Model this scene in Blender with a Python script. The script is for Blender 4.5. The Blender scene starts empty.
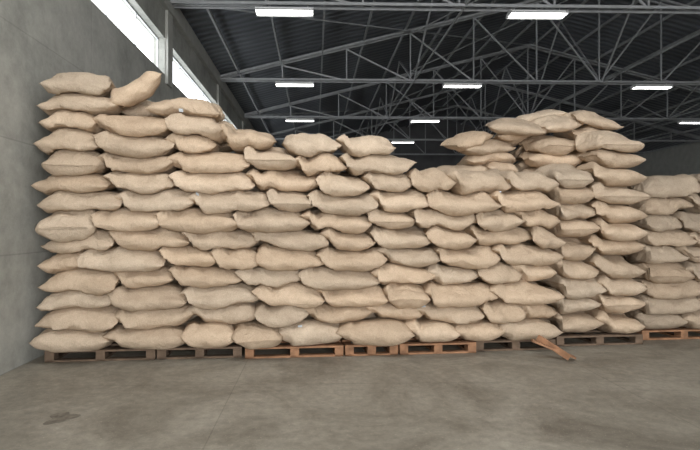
import bpy, math, random
import numpy as np
from mathutils import Vector
from mathutils.bvhtree import BVHTree
random.seed(7); rng=np.random.default_rng(42)
scene=bpy.context.scene
scene.view_settings.view_transform='Standard'
scene.view_settings.look='None'

# ------------------------------------------------------------ materials
def new_mat(name):
    m=bpy.data.materials.new(name); m.use_nodes=True
    nt=m.node_tree; b=nt.nodes['Principled BSDF']
    return m,nt,b
def N(nt,t,**kw):
    n=nt.nodes.new(t)
    for k,v in kw.items():
        if k in n.inputs: n.inputs[k].default_value=v
        else: setattr(n,k,v)
    return n
def ramp(nt,fac,stops):
    r=nt.nodes.new('ShaderNodeValToRGB'); e=r.color_ramp.elements
    while len(e)<len(stops): e.new(0.5)
    for el,(p,c) in zip(e,stops):
        el.position=p; el.color=(*c,1)
    nt.links.new(fac,r.inputs['Fac']); return r
def mixc(nt,a,b,fac,mode='MIX'):
    m=nt.nodes.new('ShaderNodeMix'); m.data_type='RGBA'; m.blend_type=mode
    for s,v in ((m.inputs[0],fac),(m.inputs[6],a),(m.inputs[7],b)):
        if isinstance(v,(int,float)): s.default_value=v
        elif isinstance(v,tuple): s.default_value=(*v,1)
        else: nt.links.new(v,s)
    return m.outputs[2]
def simple(name,col,rough=0.6,metal=0.0,noise=0.15,scale=6):
    m,nt,b=new_mat(name)
    tc=N(nt,'ShaderNodeTexCoord'); n=N(nt,'ShaderNodeTexNoise',Scale=scale,Detail=5.0)
    nt.links.new(tc.outputs['Object'],n.inputs['Vector'])
    r=ramp(nt,n.outputs['Fac'],[(0.3,tuple(c*(1-noise) for c in col)),(0.7,tuple(min(1,c*(1+noise)) for c in col))])
    nt.links.new(r.outputs[0],b.inputs['Base Color'])
    b.inputs['Roughness'].default_value=rough; b.inputs['Metallic'].default_value=metal
    return m

def burlap_mat():
    m,nt,b=new_mat('burlap')
    tc=N(nt,'ShaderNodeTexCoord')
    at=N(nt,'ShaderNodeAttribute',attribute_name='tint')
    n1=N(nt,'ShaderNodeTexNoise',Scale=5.5,Detail=6.0,Roughness=0.65); nt.links.new(tc.outputs['Object'],n1.inputs['Vector'])
    base=ramp(nt,n1.outputs['Fac'],[(0.3,(0.52,0.402,0.295)),(0.7,(0.645,0.513,0.385))])
    c=mixc(nt,base.outputs[0],at.outputs['Color'],1.0,'MULTIPLY')
    n2=N(nt,'ShaderNodeTexNoise',Scale=110.0,Detail=3.0); nt.links.new(tc.outputs['Object'],n2.inputs['Vector'])
    sp=ramp(nt,n2.outputs['Fac'],[(0.3,(0.83,0.83,0.82)),(0.7,(1.06,1.06,1.06))])
    c=mixc(nt,c,sp.outputs[0],1.0,'MULTIPLY')
    nt.links.new(c,b.inputs['Base Color'])
    b.inputs['Roughness'].default_value=0.9
    b.inputs['Specular IOR Level'].default_value=0.15
    n3=N(nt,'ShaderNodeTexNoise',Scale=9.0,Detail=5.0,Roughness=0.55,Distortion=1.8); nt.links.new(tc.outputs['Object'],n3.inputs['Vector'])
    b1=N(nt,'ShaderNodeBump',Strength=0.55,Distance=0.04); nt.links.new(n3.outputs['Fac'],b1.inputs['Height'])
    b2=N(nt,'ShaderNodeBump',Strength=0.35,Distance=0.004); nt.links.new(n2.outputs['Fac'],b2.inputs['Height'])
    nt.links.new(b1.outputs[0],b2.inputs['Normal']); nt.links.new(b2.outputs[0],b.inputs['Normal'])
    return m
def concrete_wall():
    m,nt,b=new_mat('concrete_wall')
    tc=N(nt,'ShaderNodeTexCoord')
    n1=N(nt,'ShaderNodeTexNoise',Scale=0.8,Detail=9.0,Roughness=0.68); nt.links.new(tc.outputs['Object'],n1.inputs['Vector'])
    r=ramp(nt,n1.outputs['Fac'],[(0.30,(0.26,0.265,0.24)),(0.5,(0.40,0.402,0.37)),(0.70,(0.51,0.51,0.475))])
    n4=N(nt,'ShaderNodeTexNoise',Scale=6.0,Detail=8.0,Roughness=0.8); nt.links.new(tc.outputs['Object'],n4.inputs['Vector'])
    r4=ramp(nt,n4.outputs['Fac'],[(0.3,(0.82,0.82,0.82)),(0.7,(1.10,1.10,1.10))])
    sep=N(nt,'ShaderNodeSeparateXYZ'); nt.links.new(tc.outputs['Object'],sep.inputs[0])
    comb=N(nt,'ShaderNodeCombineXYZ')
    nt.links.new(sep.outputs['Y'],comb.inputs[0]); nt.links.new(sep.outputs['Z'],comb.inputs[1])
    br=N(nt,'ShaderNodeTexBrick',Scale=1.0); br.offset=0.0
    br.inputs['Brick Width'].default_value=2.4; br.inputs['Row Height'].default_value=1.2
    br.inputs['Mortar Size'].default_value=0.012; br.inputs['Mortar Smooth'].default_value=0.8
    br.inputs['Color1'].default_value=(1,1,1,1); br.inputs['Color2'].default_value=(0.92,0.92,0.92,1); br.inputs['Mortar'].default_value=(0.78,0.78,0.78,1)
    nt.links.new(comb.outputs[0],br.inputs['Vector'])
    c=mixc(nt,r.outputs[0],br.outputs['Color'],1.0,'MULTIPLY')
    c=mixc(nt,c,r4.outputs[0],1.0,'MULTIPLY')
    nt.links.new(c,b.inputs['Base Color']); b.inputs['Roughness'].default_value=0.85
    n2=N(nt,'ShaderNodeTexNoise',Scale=18.0,Detail=6.0); nt.links.new(tc.outputs['Object'],n2.inputs['Vector'])
    bp=N(nt,'ShaderNodeBump',Strength=0.35,Distance=0.012); nt.links.new(n2.outputs['Fac'],bp.inputs['Height']); nt.links.new(bp.outputs[0],b.inputs['Normal'])
    return m
def floor_mat():
    m,nt,b=new_mat('concrete_floor')
    tc=N(nt,'ShaderNodeTexCoord')
    n1=N(nt,'ShaderNodeTexNoise',Scale=1.0,Detail=9.0,Roughness=0.70,Distortion=0.9); nt.links.new(tc.outputs['Object'],n1.inputs['Vector'])
    r=ramp(nt,n1.outputs['Fac'],[(0.33,(0.175,0.158,0.128)),(0.5,(0.30,0.274,0.226)),(0.68,(0.405,0.372,0.312))])
    n2=N(nt,'ShaderNodeTexNoise',Scale=12.0,Detail=8.0,Roughness=0.75); nt.links.new(tc.outputs['Object'],n2.inputs['Vector'])
    r2=ramp(nt,n2.outputs['Fac'],[(0.3,(0.70,0.70,0.70)),(0.65,(1.07,1.07,1.06))])
    c=mixc(nt,r.outputs[0],r2.outputs[0],1.0,'MULTIPLY')
    n3=N(nt,'ShaderNodeTexNoise',Scale=70.0,Detail=3.0); nt.links.new(tc.outputs['Object'],n3.inputs['Vector'])
    r3=ramp(nt,n3.outputs['Fac'],[(0.64,(0,0,0)),(0.74,(1,1,1))])
    c=mixc(nt,c,(0.50,0.44,0.35),r3.outputs[0])
    br=N(nt,'ShaderNodeTexBrick',Scale=1.0); br.offset=0.0
    br.inputs['Brick Width'].default_value=3.6; br.inputs['Row Height'].default_value=5.0
    br.inputs['Mortar Size'].default_value=0.006; br.inputs['Mortar Smooth'].default_value=0.5
    br.inputs['Color1'].default_value=(1,1,1,1); br.inputs['Color2'].default_value=(0.93,0.93,0.93,1); br.inputs['Mortar'].default_value=(0.76,0.76,0.76,1)
    mp=N(nt,'ShaderNodeMapping'); mp.inputs['Location'].default_value=(0.75,0.2,0)
    nt.links.new(tc.outputs['Object'],mp.inputs[0]); nt.links.new(mp.outputs[0],br.inputs['Vector'])
    c=mixc(nt,c,br.outputs['Color'],1.0,'MULTIPLY')
    nt.links.new(c,b.inputs['Base Color'])
    rr=ramp(nt,n1.outputs['Fac'],[(0.3,(0.42,)*3),(0.7,(0.7,)*3)]); nt.links.new(rr.outputs[0],b.inputs['Roughness'])
    bp=N(nt,'ShaderNodeBump',Strength=0.15,Distance=0.01); nt.links.new(n2.outputs['Fac'],bp.inputs['Height']); nt.links.new(bp.outputs[0],b.inputs['Normal'])
    return m
def roof_mat():
    m,nt,b=new_mat('corrugated_roof_sheet')
    tc=N(nt,'ShaderNodeTexCoord')
    w=N(nt,'ShaderNodeTexWave',Scale=1.0); w.wave_type='BANDS'; w.bands_direction='Y'
    nt.links.new(tc.outputs['Object'],w.inputs['Vector'])
    n=N(nt,'ShaderNodeTexNoise',Scale=0.5,Detail=4.0); nt.links.new(tc.outputs['Object'],n.inputs['Vector'])
    r=ramp(nt,n.outputs['Fac'],[(0.3,(0.145,0.156,0.178)),(0.7,(0.23,0.248,0.276))])
    r2=ramp(nt,w.outputs['Fac'],[(0.0,(0.7,0.7,0.7)),(1.0,(1.15,1.15,1.15))])
    c=mixc(nt,r.outputs[0],r2.outputs[0],1.0,'MULTIPLY')
    nt.links.new(c,b.inputs['Base Color']); b.inputs['Roughness'].default_value=0.5; b.inputs['Metallic'].default_value=0.2
    bp=N(nt,'ShaderNodeBump',Strength=0.6,Distance=0.04); nt.links.new(w.outputs['Fac'],bp.inputs['Height']); nt.links.new(bp.outputs[0],b.inputs['Normal'])
    return m
M_sack=burlap_mat(); M_wall=concrete_wall(); M_floor=floor_mat(); M_roof=roof_mat()
M_steel=simple('painted_steel',(0.37,0.38,0.39),0.5,0.1)
M_frame=simple('window_frame_metal',(0.6,0.62,0.63),0.5)
M_conc2=simple('concrete_beam',(0.42,0.42,0.39),0.85,0,0.12,3)
M_pal_o=simple('pallet_orange_wood',(0.33,0.175,0.095),0.8,0,0.35,9)
M_pal_d=simple('pallet_weathered_wood',(0.16,0.11,0.075),0.85,0,0.3,9)
M_white=simple('fixture_white',(0.75,0.76,0.76),0.4,0,0.03)
M_tag=simple('tag_paper',(0.66,0.72,0.78),0.6,0,0.2,60)
M_stain=simple('damp_stain',(0.17,0.152,0.124),0.5,0,0.35,20)
M_far=simple('dark_wall_panel',(0.13,0.13,0.135),0.8,0,0.2,1)
M_tube,nt,b=new_mat('fluorescent_tube')
b.inputs['Emission Color'].default_value=(1,0.99,0.95,1); b.inputs['Emission Strength'].default_value=9
b.inputs['Base Color'].default_value=(1,1,1,1)

# ------------------------------------------------------------ mesh helpers
class MB:
    def __init__(s): s.v=[]; s.f=[]; s.m=[]
    def hexa(s,pts,mi=0):
        o=len(s.v); s.v+= [tuple(p) for p in pts]
        for q in ((0,3,2,1),(4,5,6,7),(0,1,5,4),(1,2,6,5),(2,3,7,6),(3,0,4,7)):
            s.f.append(tuple(o+i for i in q)); s.m.append(mi)
    def box(s,x0,x1,y0,y1,z0,z1,mi=0):
        s.hexa([(x0,y0,z0),(x1,y0,z0),(x1,y1,z0),(x0,y1,z0),(x0,y0,z1),(x1,y0,z1),(x1,y1,z1),(x0,y1,z1)],mi)
    def beam(s,a,b,w,h=None,mi=0):
        h=h or w; a=Vector(a); b=Vector(b); d=(b-a).normalized()
        up=Vector((0,0,1)) if abs(d.z)<0.95 else Vector((0,1,0))
        s1=d.cross(up).normalized()*w/2; u=s1.cross(d).normalized()*h/2
        s.hexa([a-s1-u,a+s1-u,a+s1+u,a-s1+u,b-s1-u,b+s1-u,b+s1+u,b-s1+u],mi)
    def cyl(s,a,b,r,n=10,mi=0):
        a=Vector(a); b=Vector(b); d=(b-a).normalized()
        up=Vector((0,0,1)) if abs(d.z)<0.95 else Vector((0,1,0))
        s1=d.cross(up).normalized(); u=s1.cross(d)
        o=len(s.v)
        for c in (a,b):
            for i in range(n):
                t=2*math.pi*i/n; s.v.append(tuple(c+s1*math.cos(t)*r+u*math.sin(t)*r))
        for i in range(n):
            j=(i+1)%n; s.f.append((o+i,o+j,o+n+j,o+n+i)); s.m.append(mi)
        s.f.append(tuple(o+n-1-i for i in range(n))); s.m.append(mi)
        s.f.append(tuple(o+n+i for i in range(n))); s.m.append(mi)
    def obj(s,name,mats,smooth=False,bevel=0,parent=None):
        me=bpy.data.meshes.new(name); me.from_pydata(s.v,[],s.f)
        for m in mats: me.materials.append(m)
        me.polygons.foreach_set('material_index',s.m)
        if smooth: me.polygons.foreach_set('use_smooth',[True]*len(me.polygons))
        me.update()
        o=bpy.data.objects.new(name,me); scene.collection.objects.link(o)
        if bevel:
            bm=o.modifiers.new('bevel','BEVEL'); bm.width=bevel; bm.segments=2
        if parent: o.parent=parent
        return o

# ------------------------------------------------------------ hall shell
XL,XR=-3.15,22.0; Y0,Y1=-9.0,38.0; ZE=6.3; XM=9.5; ZR=9.6
WB,WT=4.68,5.45
g=MB(); g.box(XL-0.3,XR+0.3,Y0-0.3,Y1+0.3,-0.2,0); g.obj('floor',[M_floor])
g=MB()
g.box(XL-0.25,XL,Y0,Y1,0,WB)
g.box(XL-0.25,XL,Y0,Y1,WT,ZE+0.25)
cols=[-5.9+5.6*i for i in range(0,8)]
for c in cols: 
    g.box(XL-0.25,XL,c-0.20,c+0.20,WB,WT)
g.obj('wall_left',[M_wall])
g=MB()
for c in cols: g.box(XL,XL+0.06,c-0.18,c+0.18,4.5,ZE+0.1)
g.box(XL,XL+0.10,Y0,Y1,6.05,ZE+0.1)
g.obj('trim_1',[M_conc2])
for i in range(len(cols)-1):
    a,b_=cols[i]+0.20,cols[i+1]-0.20
    g=MB()
    for z in (WB+.015,WT-.015): g.box(XL-0.17,XL-0.14,a,b_,z-0.015,z+0.015)
    n=4
    for k in range(n+1):
        y=a+(b_-a)*k/n; g.box(XL-0.17,XL-0.14,y-0.013,y+0.013,WB,WT)
    g.obj('window_%d'%(i+1),[M_frame])
g=MB(); g.box(XR,XR+0.25,Y0,Y1,0,ZE+0.1); g.obj('wall_right',[M_conc2])
g=MB()
def gable(g,y0,y1):
    o=len(g.v)
    pts=[(XL-0.25,0),(XR+0.25,0),(XR+0.25,ZE+.13),(XM,ZR+.13),(XL-0.25,ZE+.13)]
    g.v+=[(x,y0,z) for x,z in pts]+[(x,y1,z) for x,z in pts]
    g.f+=[(o,o+1,o+2,o+3,o+4),(o+9,o+8,o+7,o+6,o+5)]+[(o+i,o+5+i,o+5+(i+1)%5,o+(i+1)%5) for i in range(5)]
    g.m+=[0]*7
gable(g,Y1,Y1+0.25); g.obj('wall_back',[M_far])
g=MB(); g.box(XL-0.25,-2.2,Y0-0.25,Y0,0,ZE); g.box(9,XR+0.25,Y0-0.25,Y0,0,ZE); g.box(-2.2,9,Y0-0.25,Y0,5.2,ZE)
o=len(g.v); g.v+=[(XL,Y0,ZE),(XR,Y0,ZE),(XM,Y0,ZR)]; g.f.append((o,o+1,o+2)); g.m.append(0)
g.obj('wall_front',[M_conc2])
g=MB(); t=0.06
g.hexa([(XL-0.3,Y0,ZE+0.1),(XM,Y0,ZR+0.1),(XM,Y1+.2,ZR+0.1),(XL-0.3,Y1+.2,ZE+0.1),(XL-0.3,Y0,ZE+0.1+t),(XM,Y0,ZR+0.1+t),(XM,Y1+.2,ZR+0.1+t),(XL-0.3,Y1+.2,ZE+0.1+t)])
g.hexa([(XM,Y0,ZR+0.1),(XR+.3,Y0,ZE+0.1),(XR+.3,Y1+.2,ZE+0.1),(XM,Y1+.2,ZR+0.1),(XM,Y0,ZR+0.1+t),(XR+.3,Y0,ZE+0.1+t),(XR+.3,Y1+.2,ZE+0.1+t),(XM,Y1+.2,ZR+0.1+t)])
g.obj('ceiling',[M_roof])
def zr(x):
    return ZE+(ZR-ZE)*((x-XL)/(XM-XL) if x<XM else (XR-x)/(XR-XM))
g=MB()
x=XL+0.7
while x<XR:
    g.beam((x,Y0+.1,zr(x)+0.0),(x,Y1-.1,zr(x)+0.0),0.05,0.10); x+=1.35
g.obj('roof_purlins',[M_steel])
for c in cols:
    g=MB()
    zb=ZE-0.05; np_=12
    xs=[XL+(XR-XL)*k/np_ for k in range(np_+1)]
    for dy in (-0.12,0.12):
        g.beam((XL,c+dy,zb),(XR,c+dy,zb),0.04,0.06)
    for a,b_ in ((XL,XM),(XM,XR)):
        for dy in (-0.12,0.12):
            g.beam((a,c+dy,max(zr(a)-0.12,zb+.05)),(b_,c+dy,max(zr(b_)-0.12,zb+.05)),0.05,0.07)
    for k,xx in enumerate(xs):
        if 0<k<np_: g.beam((xx,c,zb),(xx,c,zr(xx)-0.12),0.04)
    for k in range(np_):
        a,b_=xs[k],xs[k+1]
        if k<np_/2: g.beam((a,c,max(zr(a)-0.12,zb)),(b_,c,zb),0.045)
        else: g.beam((a,c,zb),(b_,c,max(zr(b_)-0.12,zb)),0.045)
    g.obj('roof_truss',[M_steel])
g=MB()
for X in (3.25,XM,15.7):
    for i in range(len(cols)-1):
        a,b_=cols[i],cols[i+1]; m_=(a+b_)/2; 
        zt=zr(X)-0.15
        g.beam((X,a,ZE-0.05),(X,m_,zt),0.045); g.beam((X,m_,zt),(X,b_,ZE-0.05),0.045)
        g.beam((X,a,ZE-0.05),(X,b_,ZE-0.05),0.04)
for i in range(2,len(cols)-1):
    a,b_=cols[i],cols[i+1]
    g.beam((XL,a,zr(XL)+.0),(3.3,b_,zr(3.3)-0.1),0.03); g.beam((XM,a,zr(XM)-.1),(3.3,b_,zr(3.3)-0.1),0.03)
    g.beam((XM,b_,zr(XM)-.1),(3.3,a,zr(3.3)-0.1),0.03)
g.obj('roof_bracing',[M_steel])
for ci,c in enumerate(cols):
    if ci>6: continue
    for X in (-0.65,4.85,11.2,16.9):
        if ci==6 and X!=4.85: continue
        g=MB()
        z=ZE-0.22
        g.hexa([(X-.62,c-.06,z+.07),(X+.62,c-.06,z+.07),(X+.62,c+.06,z+.07),(X-.62,c+.06,z+.07),
                (X-.62,c-.06,z+.11),(X+.62,c-.06,z+.11),(X+.62,c+.06,z+.11),(X-.62,c+.06,z+.11)],0)
        for sgn in (-1,1):
            g.hexa([(X-.62,c+sgn*.06,z+.07),(X+.62,c+sgn*.06,z+.07),(X+.62,c+sgn*.17,z),(X-.62,c+sgn*.17,z),
                (X-.62,c+sgn*.06,z+.08),(X+.62,c+sgn*.06,z+.08),(X+.62,c+sgn*.17,z+.01),(X-.62,c+sgn*.17,z+.01)],0)
            g.cyl((X-.6,c+sgn*.07,z+.02),(X+.6,c+sgn*.07,z+.02),0.022,8,1)
            g.cyl((X+sgn*.5,c,z+.1),(X+sgn*.5,c,ZE-0.05),0.008,6,0)
        for xx in (X-.62,X+.61): g.box(xx,xx+.01,c-.15,c+.15,z,z+.09,0)
        g.obj('fluorescent_light_fixture',[M_white,M_tube])

# ------------------------------------------------------------ sacks (built in the stack's own frame, then turned to stand askew in the hall)
ROT=math.radians(4.15); SHX=0.25
CELL=0.03; GX0,GY0=-3.1,5.2; NX,NY=int(12/CELL),int(4/CELL)
hm=np.full((NX,NY),0.0)
def blur(h):
    p=np.pad(h,2,mode='edge'); o=np.zeros_like(h)
    for i in range(5):
        for j in range(5): o+=p[i:i+h.shape[0],j:j+h.shape[1]]
    return o/25
class Sacks:
    def __init__(s): s.V=[];s.F=[];s.C=[];s.n=0
NU,NV=46,40
PZ=0.13; PF=5.84
def wallclip(X,Y): return np.maximum(X,(XL+0.02-SHX+Y*math.sin(ROT))/math.cos(ROT))
def sack(S,cx,cy,L,W,H,yaw,top=None,tilt=0,roll=0,zrel=None,tint=None,drape=0.9,lo=0.80,hi=1.4,pe=None):
    us=np.linspace(-1,1,NU); us=np.sign(us)*(1-(1-np.abs(us))**1.4)
    ph=np.linspace(0,2*np.pi,NV,endpoint=False)
    U,P=np.meshgrid(us,ph,indexing='ij')
    au=np.abs(U)
    pe=pe or rng.uniform(2.6,3.8)
    prof=(1-np.minimum(au,0.9985)**pe)**rng.uniform(0.50,0.60)
    n=2.15
    cc=np.sign(np.cos(P))*np.abs(np.cos(P))**(2/n); ss=np.sign(np.sin(P))*np.abs(np.sin(P))**(2/n)
    r1,r2,r3,r4,r5,r6,r7=rng.uniform(0,6.28,7)
    wv=W/2*(0.90+0.10*prof-0.12*au**8)*(1+0.03*np.sin(3*U+r1))
    hh=prof*(1+0.06*np.sin(2.4*U+r2))
    fold=1+0.13*au**2.2*(1-au**8)*np.sin(7*P+r3+2*U)+0.045*np.sin(11*P+r4)*au**2
    lump=1+0.04*np.sin(5.5*U+r5+1.5*np.cos(P))*np.sin(2*P+r6)+0.018*np.sin(9*U+r7+3*np.sin(P))*np.sin(5*P+r1)
    x=L/2*U + np.sign(U)*0.018*(np.abs(cc)**2.5-0.6)*au**5
    y=wv*cc*lump + 0.014*np.sin(4*U+r4)
    z=ss*hh*fold*lump
    z=z+0.06*np.sin(2.6*U+r1)*np.sin(1.5*cc+r2)+rng.uniform(-.16,.16)*U
    k=rng.uniform(-0.16,0.16); z=z*(1+k*U)
    ca,sa=math.cos(yaw),math.sin(yaw)
    X=cx+x*ca-y*sa; Y=cy+x*sa+y*ca
    X=wallclip(X,Y)
    sm=blur(hm)
    ix=np.clip(((X-GX0)/CELL).astype(int),0,NX-1); iy=np.clip(((Y-GY0)/CELL).astype(int),0,NY-1)
    hv=sm[ix,iy]
    inner=(au<0.75)
    base=np.percentile(hv[inner],55)
    if zrel is None:
        if top is not None: H=min(max(top-base,H*lo),H*hi)
        off=np.clip(hv-base,-0.08,0.042)*drape
        Z=base+H*0.48+z*H*0.60+off
    else:
        zz=z*H/2
        xt=x*math.cos(tilt)-zz*math.sin(tilt); zz=x*math.sin(tilt)+zz*math.cos(tilt)
        yt=y*math.cos(roll)-zz*math.sin(roll); zz=y*math.sin(roll)+zz*math.cos(roll)
        off=np.clip(hv-base,-0.06,0.03)*0.5
        X=cx+xt*ca-yt*sa; Y=cy+xt*sa+yt*ca; Z=base+zrel+zz+off
    Z=np.maximum(Z,0.1275)
    V=np.stack([X,Y,Z],-1)
    dirv=np.array([ca,sa,0.0])
    def lip(idx,s):
        ring=V[idx]; c=ring.mean(0); r=ring.copy(); r[:,2]=c[2]+(ring[:,2]-c[2])*0.6
        return (r+dirv*s*0.012)
    V=np.concatenate([lip(0,-1)[None],V,lip(-1,1)[None]],0)
    V[:,:,0]=wallclip(V[:,:,0],V[:,:,1])
    nu=NU+2
    o=S.n
    S.V.append(V.reshape(-1,3))
    i=np.arange(nu-1)[:,None]; j=np.arange(NV)[None,:]; j2=(j+1)%NV
    F=np.stack([o+i*NV+j,o+(i+1)*NV+j,o+(i+1)*NV+j2,o+i*NV+j2],-1).reshape(-1,4)
    S.F.append(F)
    E=[]
    for e in (0,nu-1):
        for q in range(0,NV//2-1):
            a=o+e*NV+q; b_=o+e*NV+q+1; c_=o+e*NV+(NV-1-q); d_=o+e*NV+(NV-q)%NV
            E.append((a,b_,c_,d_) if e else (d_,c_,b_,a))
    S.F.append(np.array(E))
    t=(tint or 1.0)*rng.uniform(0.87,1.09)
    warm=rng.uniform(-0.03,0.03)
    S.C.append(np.tile(np.array([t*(1+warm),t,t*(1-warm),1.0]),(nu*NV,1)))
    S.n+=nu*NV
    upm=(ss>=-0.1)&(au<0.97)
    ix=np.clip(((X-GX0)/CELL).astype(int),1,NX-2); iy=np.clip(((Y-GY0)/CELL).astype(int),1,NY-2)
    for dx in (-1,0,1):
        for dy in (-1,0,1):
            np.maximum.at(hm,(ix[upm]+dx,iy[upm]+dy),Z[upm])
def finish(S,name):
    V=np.concatenate(S.V); F=np.concatenate(S.F); C=np.concatenate(S.C)
    me=bpy.data.meshes.new(name)
    me.from_pydata(V.tolist(),[],F.tolist())
    me.materials.append(M_sack)
    a=me.color_attributes.new('tint','FLOAT_COLOR','POINT'); a.data.foreach_set('color',C.astype(np.float32).ravel())
    me.polygons.foreach_set('use_smooth',[True]*len(me.polygons)); me.update()
    o=bpy.data.objects.new(name,me); scene.collection.objects.link(o)
    o.rotation_euler=(0,0,ROT); o.location=(SHX,0,0)
    return o,BVHTree.FromPolygons(V.tolist(),F.tolist())

PITCH=0.2165
def interp_steps(x,steps):
    for a,b_,h in steps:
        if a<=x<b_: return h
    return 0
front_prof=[(-3,-2.06,2.88),(-2.06,-1.62,2.70),(-1.62,-.95,2.72),(-.95,-.25,2.40),(-.25,1.07,2.20),(1.07,3.25,2.17)]
mid_prof=[(-3,-.9,2.88),(-.9,-.40,2.40),(-.4,1.07,2.2),(1.07,3.3,2.15)]
back_prof=[(-3,-1.0,2.88),(-1.0,-.50,2.4),(-.5,2.0,2.1),(2.0,2.5,2.35),(2.5,4.4,2.5)]
def hm_rect(x0,x1,y0,y1,z):
    a,b_=int((x0-GX0)/CELL),int((x1-GX0)/CELL); c_,d_=int((y0-GY0)/CELL),int((y1-GY0)/CELL)
    hm[max(a,0):b_,max(c_,0):d_]=z
hm_rect(-3.1,8.9,5.2,9.2,PZ)

def lay_row(S,r,x0,x1,yc,prof,short=0.3,depth=0.56,tint=None,z0=PZ,wmin=0.70,wmax=0.86):
    x=x0+(rng.uniform(0,0.05))
    top=z0+(r+1)*PITCH
    while x<x1-0.25:
        is_short=rng.random()<short
        w=rng.uniform(0.50,0.62) if is_short else rng.uniform(wmin,wmax)
        rem=x1-x
        if rem<1.1: w=rem if rem<0.92 else rem/2
        xc=x+w/2
        ph_=interp_steps(xc,prof)
        if ph_>=top-0.10:
            tp=top+0.02+rng.uniform(-.02,.02)
            if ph_-top<0.115: tp=ph_
            endon=is_short and w<0.66 and rng.random()<0.2
            jy=rng.uniform(-0.06,0.06)
            if endon: sack(S,xc,yc+jy,depth*1.12,w*1.05,PITCH*1.13,math.pi/2+rng.uniform(-.12,.12),top=tp,tint=tint)
            else: sack(S,xc,yc+jy,w*1.09,depth*rng.uniform(.93,1.07),PITCH*1.13,rng.uniform(-.14,.14),top=tp,tint=tint)
        x+=w*0.975
A=Sacks()
for r in range(14):
    for d,prof in ((2,back_prof),(1,mid_prof),(0,front_prof)):
        lay_row(A,r,-2.88+(0.06 if r%2 else 0.0),3.12+rng.uniform(-.06,.04),(5.96 if (r==0 and d==0) else 6.02)+0.53*d,prof,short=0.28)
# individually set crown sacks
sack(A,-1.32,6.05,0.80,0.54,0.23,0.04,top=2.92)
sack(A,-0.65,6.04,0.74,0.54,0.24,-0.05,top=2.63)
sack(A,0.14,6.04,0.66,0.56,0.27,0.05,top=2.42)
sack(A,0.78,6.04,0.68,0.54,0.25,-0.04,top=2.44)
sack(A,-1.88,6.05,0.62,0.44,0.25,0.25,zrel=0.19,tilt=0.60,roll=0.2)
sack(A,-2.48,6.0,0.70,0.5,0.22,0.1,hi=1)
oA,bA=finish(A,'burlap_sack_stack')
Bs=Sacks()
profB=[(3.0,3.7,1.98),(3.7,4.5,2.48)]
profB1=[(2.2,4.5,2.54)]
for r in range(13):
    lay_row(Bs,r,3.16,4.36,7.15,profB1,short=0.5)
    lay_row(Bs,r,3.16,4.36,6.7,profB1,short=0.5)
    lay_row(Bs,r,3.16,4.36,6.2,profB,short=1.0)
for (X,Yc,L,yw,zr_,ti,ro) in ((2.65,6.95,.75,.15,.08,.06,.2),(3.2,6.9,.8,-.1,.09,.12,-.15),(3.6,6.65,.7,.25,.09,.20,.25),(3.0,6.7,.72,-.3,.06,-.12,.25),(2.4,6.9,.6,.3,.05,.2,.2),(4.05,6.55,.62,-.25,.07,-.2,.25),(3.45,6.95,.7,-.2,.08,.15,.2)):
    sack(Bs,X,Yc,L,0.5,0.18,yw,zrel=zr_,tilt=ti,roll=ro)
oB,bB=finish(Bs,'burlap_sack_stack')
Cs=Sacks()
profC=[(4.3,9,2.16)]
for r in range(11):  # low tint below paints shade into this stack's burlap colour
    lay_row(Cs,r,4.47,7.6,6.95,profC,tint=0.84)
    lay_row(Cs,r,4.47,7.6,6.4,profC,short=0.5,tint=0.82)
oC,bC=finish(Cs,'burlap_sack_stack')

# small labels sewn on a few sacks
gt=MB()
for (X,Z) in ((-1.33,2.80),(-1.15,1.85),(1.45,0.55),(0.0,0.35),(2.4,1.9)):
    h=bA.ray_cast(Vector((X,4.8,Z)),Vector((0,1,0)))
    if h[0] is None: continue
    p,nm=h[0],h[1]
    if nm.y>0: nm=-nm
    ux=Vector((1,0,0)); ux=(ux-nm*ux.dot(nm)).normalized(); uz=nm.cross(ux).normalized()
    p=p+nm*0.008; a=0.024; b_=0.018
    o=len(gt.v)
    for sgn in (0,0.002):
        gt.v+=[tuple(p+ux*i*a+uz*j*b_+nm*sgn) for i,j in ((-1,-1),(1,-1),(1,1),(-1,1))]
    gt.f+=[(o,o+1,o+2,o+3),(o+4,o+5,o+6,o+7),(o,o+1,o+5,o+4),(o+1,o+2,o+6,o+5),(o+2,o+3,o+7,o+6),(o+3,o,o+4,o+7)]; gt.m+=[0]*6
ot=gt.obj('sack_labels',[M_tag]); ot.parent=oA

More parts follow.
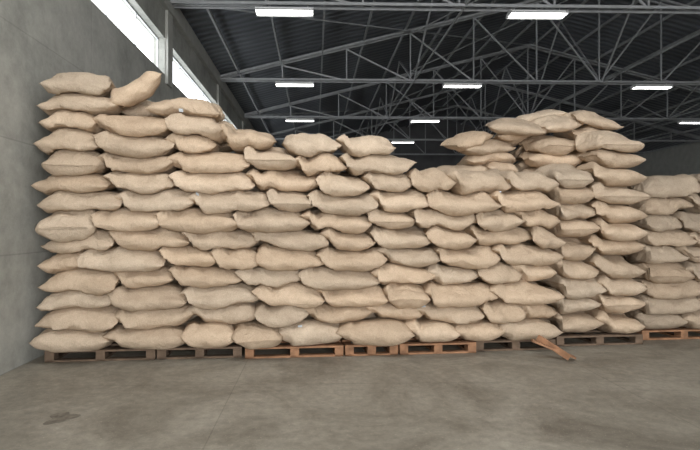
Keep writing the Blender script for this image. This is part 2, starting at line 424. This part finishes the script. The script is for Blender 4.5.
# ------------------------------------------------------------ pallets
def place(o): o.rotation_euler=(0,0,ROT); o.location=(SHX,0,0); return o
def pallet(x0,x1,y0,y1,mat,name='wooden_pallet'):
    g=MB(); H=0.125
    n=6; bw=0.10
    for k in range(n):
        y=y0+(y1-y0-bw)*k/(n-1); g.box(x0,x1,y,y+bw,H-0.022,H)
    for xx in (x0,(x0+x1)/2-.05,x1-.10):
        g.box(xx,xx+.10,y0,y1,H-0.042,H-0.022)
        for yy in (y0,(y0+y1)/2-.06,y1-.12): g.box(xx,xx+.10,yy,yy+.12,0.022,H-0.042)
        g.box(xx,xx+.10,y0,y1,0,0.022)
    g.box(x0,x1,y0,y0+.09,0.0,0.021); g.box(x0,x1,y1-.09,y1,0,0.021)
    return place(g.obj(name,[mat],bevel=0.003))
px=[(-2.80,-1.62,M_pal_d),(-1.6,-.66,M_pal_d),(-.62,.5,M_pal_o),(.52,1.14,M_pal_o),(1.16,2.08,M_pal_o),(2.1,3.1,M_pal_d),(3.2,4.35,M_pal_d),(4.5,5.7,M_pal_o),(5.75,6.9,M_pal_d)]
for i,(a,b_,m) in enumerate(px):
    yf=PF if a<3.15 else (5.99 if a<4.4 else 6.2)
    if m is M_pal_o and a<3: yf-=0.06
    pallet(a,b_,yf,yf+1.5,m)
g=MB(); g.beam((2.62,5.50,0.20),(3.05,5.36,0.03),0.10,0.02); g.beam((2.72,5.56,0.22),(2.95,5.30,0.045),0.02,0.07)
place(g.obj('broken_plank',[M_pal_o],bevel=0.002))
g=MB()
n=28
for i in range(n):
    t=2*math.pi*i/n; r=1+0.25*math.sin(3*t+1)+0.15*math.sin(5*t)
    g.v.append((-1.98+0.10*r*math.cos(t),4.0+0.12*r*math.sin(t),0.0015))
g.f.append(tuple(range(n))); g.m.append(0)
g.obj('floor_stain',[M_stain])

# ------------------------------------------------------------ light
w=bpy.data.worlds.new('World'); scene.world=w; w.use_nodes=True
bg=w.node_tree.nodes['Background']; bg.inputs[0].default_value=(0.93,0.97,1,1); bg.inputs[1].default_value=4.0
def area(name,loc,rot,sx,sy,p,col):
    l=bpy.data.lights.new(name,'AREA'); l.shape='RECTANGLE'; l.size=sx; l.size_y=sy; l.energy=p; l.color=col
    o=bpy.data.objects.new(name,l); o.location=loc; o.rotation_euler=rot; scene.collection.objects.link(o)
area('door_daylight',(3.2,Y0+0.1,2.7),(math.radians(90),0,0),10.5,4.6,980,(1,0.98,0.95))
area('bay_fill',(0.5,2.8,5.6),(math.radians(12),0,0),6,2.5,175,(1,0.98,0.95))  # added overhead fill for the sacks, belongs to no fixture

# ------------------------------------------------------------ camera
cam=bpy.data.cameras.new('Camera'); cam.sensor_width=36; cam.lens=505*36/700
cam.shift_x=22/700
co=bpy.data.objects.new('Camera',cam); scene.collection.objects.link(co)
co.location=(0,0,1.5); co.rotation_euler=(math.radians(90+0.1),0,math.radians(-1.5))
scene.camera=co
